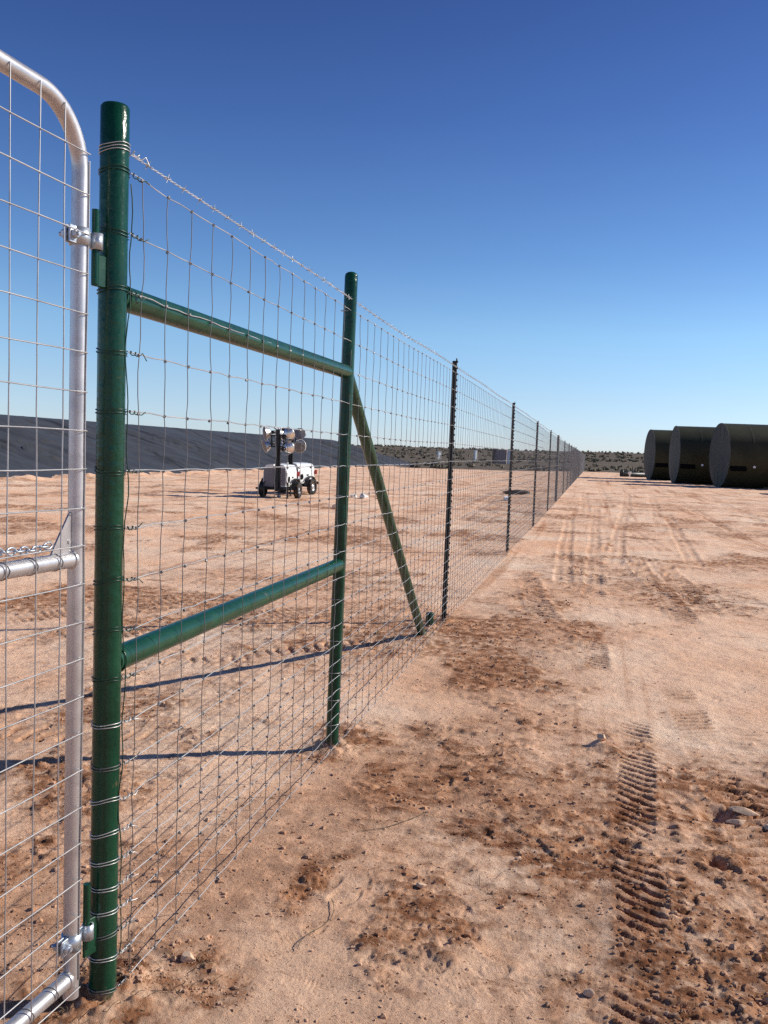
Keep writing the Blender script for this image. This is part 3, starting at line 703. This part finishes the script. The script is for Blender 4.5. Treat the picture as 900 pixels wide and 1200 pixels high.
# ------------------------------------------------------------------ light tower trailers
def make_tower(near):
    t = thing('light_tower', '', 'light tower', (0, 0, 0), 0, 'white light tower trailers')
    W_, L_ = .76, 1.25
    # chassis
    m = MB(); m.box((0, 0, .33), (.70, 1.5, .07)); m.box((0, .05, .30), (1.05, .07, .06)); m.box((0, -.72, .33), (1.2, .06, .06)); m.build('chassis', M['steel_dark'], t)
    # body halves with a curved gull-wing top
    def half(sx):
        m = MB(); x0, x1 = .05*sx, W_/2*sx
        prof = [(x0, .38), (x1*.98, .40), (x1*1.04, .62), (x1*1.02, .85), (x1*.94, 1.02), (x1*.76, 1.10), (x0, 1.13)]
        if sx < 0: prof = prof[::-1]
        m.prism([(px, -L_/2, pz) for px, pz in prof][::-1], (0, L_, 0)); return m
    half(1).build('body', M['white'], t); half(-1).build('body', M['white'], t)
    for sx in (-1, 1):
        m = MB(); xx = sx*(W_/2*1.045+.006)
        m.box((xx, 0, .66), (.012, L_-.16, .40), None, .004); m.box((xx+sx*.008, -.25, .86), (.014, .05, .03)); m.box((xx+sx*.008, .3, .86), (.014, .05, .03))
        d = m.build('side_door', M['white'], t)
        m = MB(); m.tube([(xx+sx*.002, -.40, .64), (xx+sx*.025, -.40, .64)], .10, 18); m.build('vent', M['black'], d)
        m = MB(); m.box((xx+sx*.012, .05, .70), (.012, .14, .05)); m.build('latch', M['steel_dark'], d)
    m = MB(); m.box((-.19, -L_/2-.012, .70), (.36, .02, .62), None, .005); m.box((.30, -L_/2-.012, .72), (.14, .02, .56), None, .005); m.build('end_panel', M['shaded_end'], t)
    m = MB(); m.box((.12, -L_/2-.03, .64), (.17, .05, .78)); m.build('winch_housing', M['steel_dark'], t)
    # wheels and fenders
    for sx in (-1, 1):
        Mx = rotm(0, PI/2, 0); c = (sx*.60, .05, .283)
        wv = thing('wheel', None, None, (0, 0, 0)); wv.parent = t
        m = MB(); m.lathe([(.15, -.075), (.24, -.085), (.275, -.065), (.283, -.03), (.283, .03), (.275, .065), (.24, .085), (.15, .075), (.15, -.075)], 28, Mx, c); m.build('tyre', M['rubber'], wv)
        m = MB(); m.lathe([(.001, .05*sx), (.06, .06*sx), (.08, .02*sx), (.13, .02*sx), (.152, .06*sx), (.152, -.05*sx)], 24, Mx, c); m.build('rim', M['rim'], wv)
        m = MB(); n = 10; vs = []; fs = []
        for i in range(n+1):
            a = PI*(.02+.96*i/n); yy, zz = .05+.385*math.cos(a), .31+.36*math.sin(a)
            vs += [(sx*.47, yy, zz), (sx*.60, yy, zz), (sx*.60, yy*1.0, zz-.03), (sx*.47, yy, zz-.03)]
        for i in range(n):
            for q in range(4): fs.append((i*4+q, i*4+(q+1) % 4, (i+1)*4+(q+1) % 4, (i+1)*4+q))
        m.add(vs, fs); m.build('fender', M['steel_dark'], t)
    for sx in (-1, 1):
        m = MB(); m.box((sx*.43, L_/2+.03, .80), (.10, .04, .16), None, .01); m.build('tail_light', M['red'], t)
    # drawbar with coupler
    m = MB(); m.box((.22, .98, .33), (.05, .75, .06), rotm(0, 0, .32)); m.box((-.22, .98, .33), (.05, .75, .06), rotm(0, 0, -.32)); m.box((0, 1.42, .33), (.09, .3, .07))
    db = m.build('drawbar', M['steel_dark'], t)
    m = MB(); m.box((0, 1.62, .37), (.11, .16, .11), None, .03); m.build('coupler', M['black'], db)
    # jack legs
    for (jx, jy) in ((-.30, -.80), (.50, -.80), (0, 1.25)):
        m = MB(); m.tube([(jx, jy, .03), (jx, jy, .55)], .026, 10); m.tube([(jx, jy, .0), (jx, jy, .025)], .075, 12); m.tube([(jx, jy, .55), (jx+.08, jy, .57)], .01, 6); m.build('jack_leg', M['steel_dark'], t)
    # mast
    mx, my = .10, -L_/2-.10
    m = MB(); m.box((mx, my, 1.22), (.085, .085, 1.75)); m.box((mx+.07, my+.02, 1.35), (.055, .055, 1.5)); m.box((mx, my-.01, 1.86), (.14, .12, .16)); m.box((mx, my, 2.16), (.12, .12, .2)); m.tube([(mx+.02, my-.06, .9), (mx-.04, my-.06, 1.3), (mx+.05, my-.07, 1.7)], .018, 6)
    m.build('mast', M['steel_dark'], t)
    m = MB()
    for zz in (1.70, 2.06): m.box((mx, my, zz), (.95, .05, .05))
    for sx in (-1, 1): m.box((mx+sx*.2, my, 1.88), (.04, .04, .36))
    m.box((mx+.18, my+.03, 2.26), (.10, .08, .12)); m.build('cross_bar', M['steel_dark'], t)
    for (sx, zz, ax, ay) in ((-1, 2.10, .9, .5), (1, 2.10, -.95, .55), (-1, 1.68, .8, .4), (1, 1.66, -1.15, .65)):
        d = Vector((ax*.55, ay, -.55)) if sx < 0 else Vector((-ax*.25, -.5, .62))
        d = Vector((-.75, -.5, -.12 if zz > 1.9 else -.35) if sx < 0 else ((.45, .75, .5 if zz > 1.9 else .25) if near else (.35, -.75, .3 if zz > 1.9 else -.35))).normalized()
        A = align(d); c = Vector((mx+sx*.38, my-.05, zz+.03))
        lm = thing('lamp', None, None); lm.parent = t
        prof = [(.04, -.17), (.09, -.14), (.145, -.09), (.185, -.02), (.205, .05), (.212, .058), (.199, .052), (.176, -.01), (.13, -.08), (.03, -.13)]
        m = MB(); m.lathe(prof, 26, A, c); m.build('reflector', M['alu'], lm)
        m = MB(); m.lathe([(.20, .054), (.11, .07), (.001, .076)], 26, A, c); m.build('lens', M['lamp_glass'], lm)
        m = MB(); m.lathe([(.001, -.30), (.055, -.295), (.06, -.17), (.001, -.165)], 14, A, c); m.build('lamp_socket', M['steel_dark'], lm)
        m = MB(); m.tube([c+A @ Vector((.222*math.cos(i*PI/10), .222*math.sin(i*PI/10)*.98, .05-.22*math.sin(i*PI/10))) for i in range(11)], .009, 6); m.build('yoke', M['galv'], lm)
    return t
tw = make_tower(True); tw.location = (-9.72, 27.15, gz(-9.72, 27.15)-.005); tw.rotation_euler = (0, 0, math.radians(3)); tw.scale = (.96, .96, .96)
t2 = make_tower(False); t2.location = (-9.98, 29.55, gz(-9.98, 29.55)-.005); t2.rotation_euler = (0, 0, math.radians(-9)); t2.scale = (.96, .96, .96)
tw['label'] = 'nearer white light tower trailer with its shaded end towards the camera'
t2['label'] = 'farther white light tower trailer standing behind and right of the first'

# ------------------------------------------------------------------ far structures and litter
def far_box(name, label, cat, x, y, wx, wy, h, mat, legs=.0, group=None):
    t = thing(name, label, cat, (x, y, gz(x, y)), -.85, group)
    m = MB(); m.box((0, 0, legs+h/2), (wx, wy, h), None, .05); m.build('body', M[mat], t)
    m = MB(); m.box((0, 0, legs+h+.05), (wx+.12, wy+.12, .1)); m.build('lid', M[mat], t)
    if legs:
        for a in (-1, 1):
            for b in (-1, 1):
                m = MB(); m.box((a*wx*.38, b*wy*.38, legs/2), (.12, .12, legs)); m.build('leg', M['white_far'], t)
    return t
sh = thing('storage_shed', 'low mauve storage shed in the scrub far beyond the fence', 'shed', (-16.6, 164, gz(-16.6, 164)))
m = MB(); m.box((.2, 0, 1.2), (2.0, 2.6, 2.4)); m.build('wall', M['mauve'], sh)
m = MB(); m.box((-1.05, -.1, 1.25), (.5, 2.7, 2.5)); m.build('end_wall', M['mauve_dark'], sh)
m = MB(); m.box((-.02, 0, 2.52), (2.6, 2.9, .12)); m.build('roof', M['mauve'], sh)
m = MB(); m.box((.5, -1.33, 1.0), (.9, .05, 1.9)); m.build('door', M['mauve'], sh)
lit_end = thing('sunlit_shed_end', 'narrow white cylinder standing in for the sunlit right end of the mauve shed', 'shed end', (-14.85, 163, gz(-14.85, 163)))  # added white cylinder, stands in for the shed end lit by the sun
m = MB(); m.lathe([(.42, 0), (.43, .2), (.43, 2.2), (.36, 2.4), (.16, 2.5)], 24); m.build('body', M['white_far'], lit_end)
m = MB(); m.lathe([(.001, 2.57), (.16, 2.55), (.165, 2.49)], 14); m.build('lid', M['white_far'], lit_end)
far_box('utility_box', 'tall white box on short legs in scrub left of the shed', 'utility box', -23.7, 184, .55, .5, 1.75, 'white_far', .45, 'white boxes in the scrub')
far_box('utility_box', 'smallest white box in scrub, just left of the first T-post', 'utility box', -31.3, 184, .7, .7, .7, 'white_far', .9, 'white boxes in the scrub')
def heap(name, label, cat, x, y, s, mat, seed):
    return rock(name, label, cat, x, y, s, seed, mat=mat, sink=.3)
heap('tarp_heap', 'flat dark heap of tarp on the sand beyond the fence', 'heap', -3.07, 37.2, (.62, .4, .17), 'tarp', 31)
heap('plastic_bag', 'crumpled white bag on the sand nearest the dark tarp heap', 'bag', -2.9, 31.6, (.24, .18, .12), 'white_far', 32)
heap('plastic_bag', 'crumpled white bag on the sand behind the green diagonal brace', 'bag', -7.3, 28.6, (.20, .15, .11), 'white_far', 33)
heap('plastic_bag', 'small white scrap just left of the bag behind the brace', 'bag', -7.75, 28.9, (.14, .12, .08), 'white_far', 37)
heap('dirt_lump', 'dark lump of dirt right of the white bag by the brace', 'dirt lump', -6.75, 28.9, (.22, .2, .13), 'twig', 34)
heap('dirt_lump', 'tan lump of dirt left of the second green post', 'dirt lump', -6.55, 22.6, (.14, .12, .10), 'rock', 35)
mkr = thing('marker_post', 'small white marker post by the farthest tank', 'marker', (3.4, 89, gz(3.4, 89)))
m = MB(); m.tube([(0, 0, 0), (0, 0, .35)], .05, 10); m.build('stem', M['white_far'], mkr); m = MB(); m.box((0, 0, .40), (.28, .14, .28), None, .04); m.build('head', M['white_far'], mkr)
pl = thing('steel_pipe', 'dark steel pipe lying by the end of the farthest tank', 'pipe', (4.1, 90.5, gz(4.1, 90.5)+.22), .35)
m = MB(); m.lathe([(.26, -1.6), (.26, 1.6), (.22, 1.6), (.22, -1.6), (.26, -1.6)], 20, rotm(0, PI/2, 0)); m.build('tube', M['steel_dark'], pl)
m = MB(); m.lathe([(.26, -.06), (.38, -.06), (.38, .06), (.26, .06)], 20, rotm(0, PI/2, 0), (-1.5, 0, .12)); m.build('flange', M['steel_dark'], pl)

# ------------------------------------------------------------------ desert scrub (uncountable)
def scrub():
    n = 5200; k = 15
    d = 98+(rng.random(n)**1.7)*430; a = rng.uniform(-24, 50, n)*PI/180
    x = -d*np.sin(a); y = d*np.cos(a); sm = scrub_mask(x, y)
    dens = fbm(x, y, .05, 3, 301); keep = (sm > .5) & (dens > np.where(d < 240, .02, -.3)) & ~((np.abs(x+15) < 4) & (y > 140) & (y < 166))
    keep &= ~((x < -20) & (x > -48) & (y < 112)); keep &= ~((np.abs(x+28) < 6) & (y > 150) & (y < 184))
    x, y, d = x[keep], y[keep], d[keep]; z = macro(x, y); n = len(x)
    h = rng.uniform(.10, .34, n)*(1+.0012*d); w = h*rng.uniform(.9, 1.6, n)
    u = rng.normal(0, .42, (n, k)); v = rng.normal(0, .42, (n, k)); tt = np.abs(rng.normal(.35, .3, (n, k)))
    cx = x[:, None]+u*w[:, None]; cy = y[:, None]+v*w[:, None]; cz = z[:, None]+np.clip(tt*(1-.5*(u*u+v*v)), .02, 1.1)*h[:, None]
    s = (.16+.0009*d)[:, None]*rng.uniform(.6, 1.4, (n, k))
    e1 = rng.normal(0, 1, (n, k, 3)); e1 /= np.linalg.norm(e1, axis=-1, keepdims=True)
    e2 = np.cross(e1, rng.normal(0, 1, (n, k, 3))); e2 /= np.linalg.norm(e2, axis=-1, keepdims=True)
    C = np.stack([cx, cy, cz], -1); S = s[..., None]
    V = np.stack([C-e1*S*1.3, C+e2*S*.5, C+e1*S*1.3, C-e2*S*.5], 2).reshape(-1, 3)
    F = np.arange(len(V)).reshape(-1, 4)
    me = bpy.data.meshes.new('desert_scrub'); me.from_pydata(V.tolist(), [], F.tolist()); me.update()
    t = me.attributes.new('tone', 'FLOAT', 'POINT'); t.data.foreach_set('value', np.repeat(np.clip(rng.normal(.45, .25, n), 0, 1), 4*k).astype(np.float32))
    m, nt, b = newmat('scrub_leaves'); at = N(nt, 'ShaderNodeAttribute', attribute_name='tone')
    r = ramp(nt, [(0, (.17, .145, .095)), (.5, (.24, .20, .135)), (.8, (.30, .24, .165)), (1, (.36, .29, .20))]); nt.links.new(at.outputs['Fac'], r.inputs[0]); nt.links.new(r.outputs[0], b.inputs['Base Color'])
    b.inputs['Roughness'].default_value = .9; b.inputs['Specular IOR Level'].default_value = .1
    me.materials.append(m); o = bpy.data.objects.new('desert_scrub', me); col.objects.link(o)
    tag(o, 'dark brown desert scrub covering the land out to the horizon', 'scrub', kind='stuff')
scrub()

# ------------------------------------------------------------------ dry weeds round the post feet
def weeds():
    m = MB()
    for (px, py, r, n) in ((-1.22, 2.16, .16, 46), (-1.2, 4.4, .16, 46), (-1.3, 7.5, .22, 40), (-1.2, 7.85, .15, 20), (-.75, 4.4, .3, 22), (-1.08, 2.3, .1, 14), (-.3, 3.4, .4, 12)):
        for _ in range(n):
            a = random.uniform(0, 2*PI); q = r*math.sqrt(random.random()); x = px+q*math.cos(a); y = py+q*math.sin(a); z = gz(x, y)
            b = random.uniform(0, 2*PI); L = random.uniform(.015, .06); hh = random.uniform(.2, .9)
            d = Vector((math.cos(b), math.sin(b), hh)).normalized()*L
            p = Vector((x, y, z-.003)); m.tube([p, p+d*.5+Vector((0, 0, .004)), p+d+Vector((0, 0, -.004))], [.0013, .001, .0006], 4)
    o = m.build('dry_weeds', M['twig'], None); tag(o, 'short dry weed stalks littering the sand around the post feet', 'weeds', kind='stuff')
weeds()
m = MB(); pts = []
for i in range(14):
    t = i/13; x = -.80+.03*math.sin(t*5)+.02*t; y = 2.86-.33*t; pts.append((x, y, gz(x, y)+.006+.004*math.sin(t*9)))
m.tube(pts, .0013, 5); tag(m.build('twig', M['twig']), 'thin bent twig lying on bare sand right of the gate post', 'twig')
m = MB(); pts = []
for i in range(12):
    t = i/11; x = -.86+.24*t; y = 3.42+.28*t-.05*math.sin(t*3); pts.append((x, y, gz(x, y)+.005))
m.tube(pts, .0014, 5); tag(m.build('twig', M['twig']), 'thin dark twig lying on sand in front of the second green post', 'twig')

# ------------------------------------------------------------------ light, sky, camera
EL, SAZ = math.radians(31.5), math.radians(26)    # sun : +X turned 26 deg towards +Y
sd = Vector((math.cos(EL)*math.cos(SAZ), math.cos(EL)*math.sin(SAZ), math.sin(EL)))
sl = bpy.data.lights.new('sun', 'SUN'); sl.energy = 5.0; sl.angle = math.radians(.53); sl.color = (1, .95, .83)
so = bpy.data.objects.new('sun', sl); col.objects.link(so); so.rotation_euler = sd.to_track_quat('Z', 'Y').to_euler(); so.location = sd*50
wd = bpy.data.worlds.new('World'); sc.world = wd; wd.use_nodes = True; nt = wd.node_tree
sky = nt.nodes.new('ShaderNodeTexSky'); sky.sky_type = 'NISHITA'; sky.sun_disc = False
sky.sun_elevation = EL; sky.sun_rotation = math.atan2(sd.x, sd.y); sky.altitude = 900; sky.air_density = 1.0; sky.dust_density = .35; sky.ozone_density = 2.2
bg = nt.nodes['Background']; bg.inputs[1].default_value = .105*1.6
tc = nt.nodes.new('ShaderNodeTexCoord'); sx = nt.nodes.new('ShaderNodeSeparateXYZ'); nt.links.new(tc.outputs['Generated'], sx.inputs[0])
K = [(0, (.97, 1.09, 1.55)), (.02, (.95, 1.09, 1.5)), (.065, (.97, 1.1, 1.37)), (.13, (.93, 1.16, 1.36)), (.21, (.68, .93, 1.24)), (.34, (.46, .65, 1.05)), (.455, (.345, .485, .87)), (1, (.26, .40, .74))]
kr = ramp(nt, [(p, tuple(q/1.6 for q in c)) for p, c in K]); nt.links.new(sx.outputs[2], kr.inputs[0])
nt.links.new(mix(nt, 1., sky.outputs[0], kr.outputs[0], 'MULTIPLY'), bg.inputs[0])

cd = bpy.data.cameras.new('camera'); co = bpy.data.objects.new('camera', cd); col.objects.link(co); sc.camera = co
f, pit, yaw, roll, H = 1050.76, .0661, .2274, .0346, 1.53
F = Vector((-math.sin(yaw)*math.cos(pit), math.cos(yaw)*math.cos(pit), -math.sin(pit))); Rv = Vector((math.cos(yaw), math.sin(yaw), 0)); U = Rv.cross(F)
R2 = Rv*math.cos(roll)+U*math.sin(roll); U2 = -Rv*math.sin(roll)+U*math.cos(roll)
co.matrix_world = Matrix(((R2.x, U2.x, -F.x, 0), (R2.y, U2.y, -F.y, 0), (R2.z, U2.z, -F.z, H), (0, 0, 0, 1)))
cd.sensor_fit = 'VERTICAL'; cd.sensor_height = 36; cd.lens = 36*f/1200; cd.clip_start = .05; cd.clip_end = 9000
sc.render.resolution_x, sc.render.resolution_y = 768, 1024
sc.cycles.use_denoising = False
sc.view_settings.view_transform = 'Standard'; sc.view_settings.look = 'None'; sc.view_settings.exposure = 0; sc.view_settings.gamma = 1
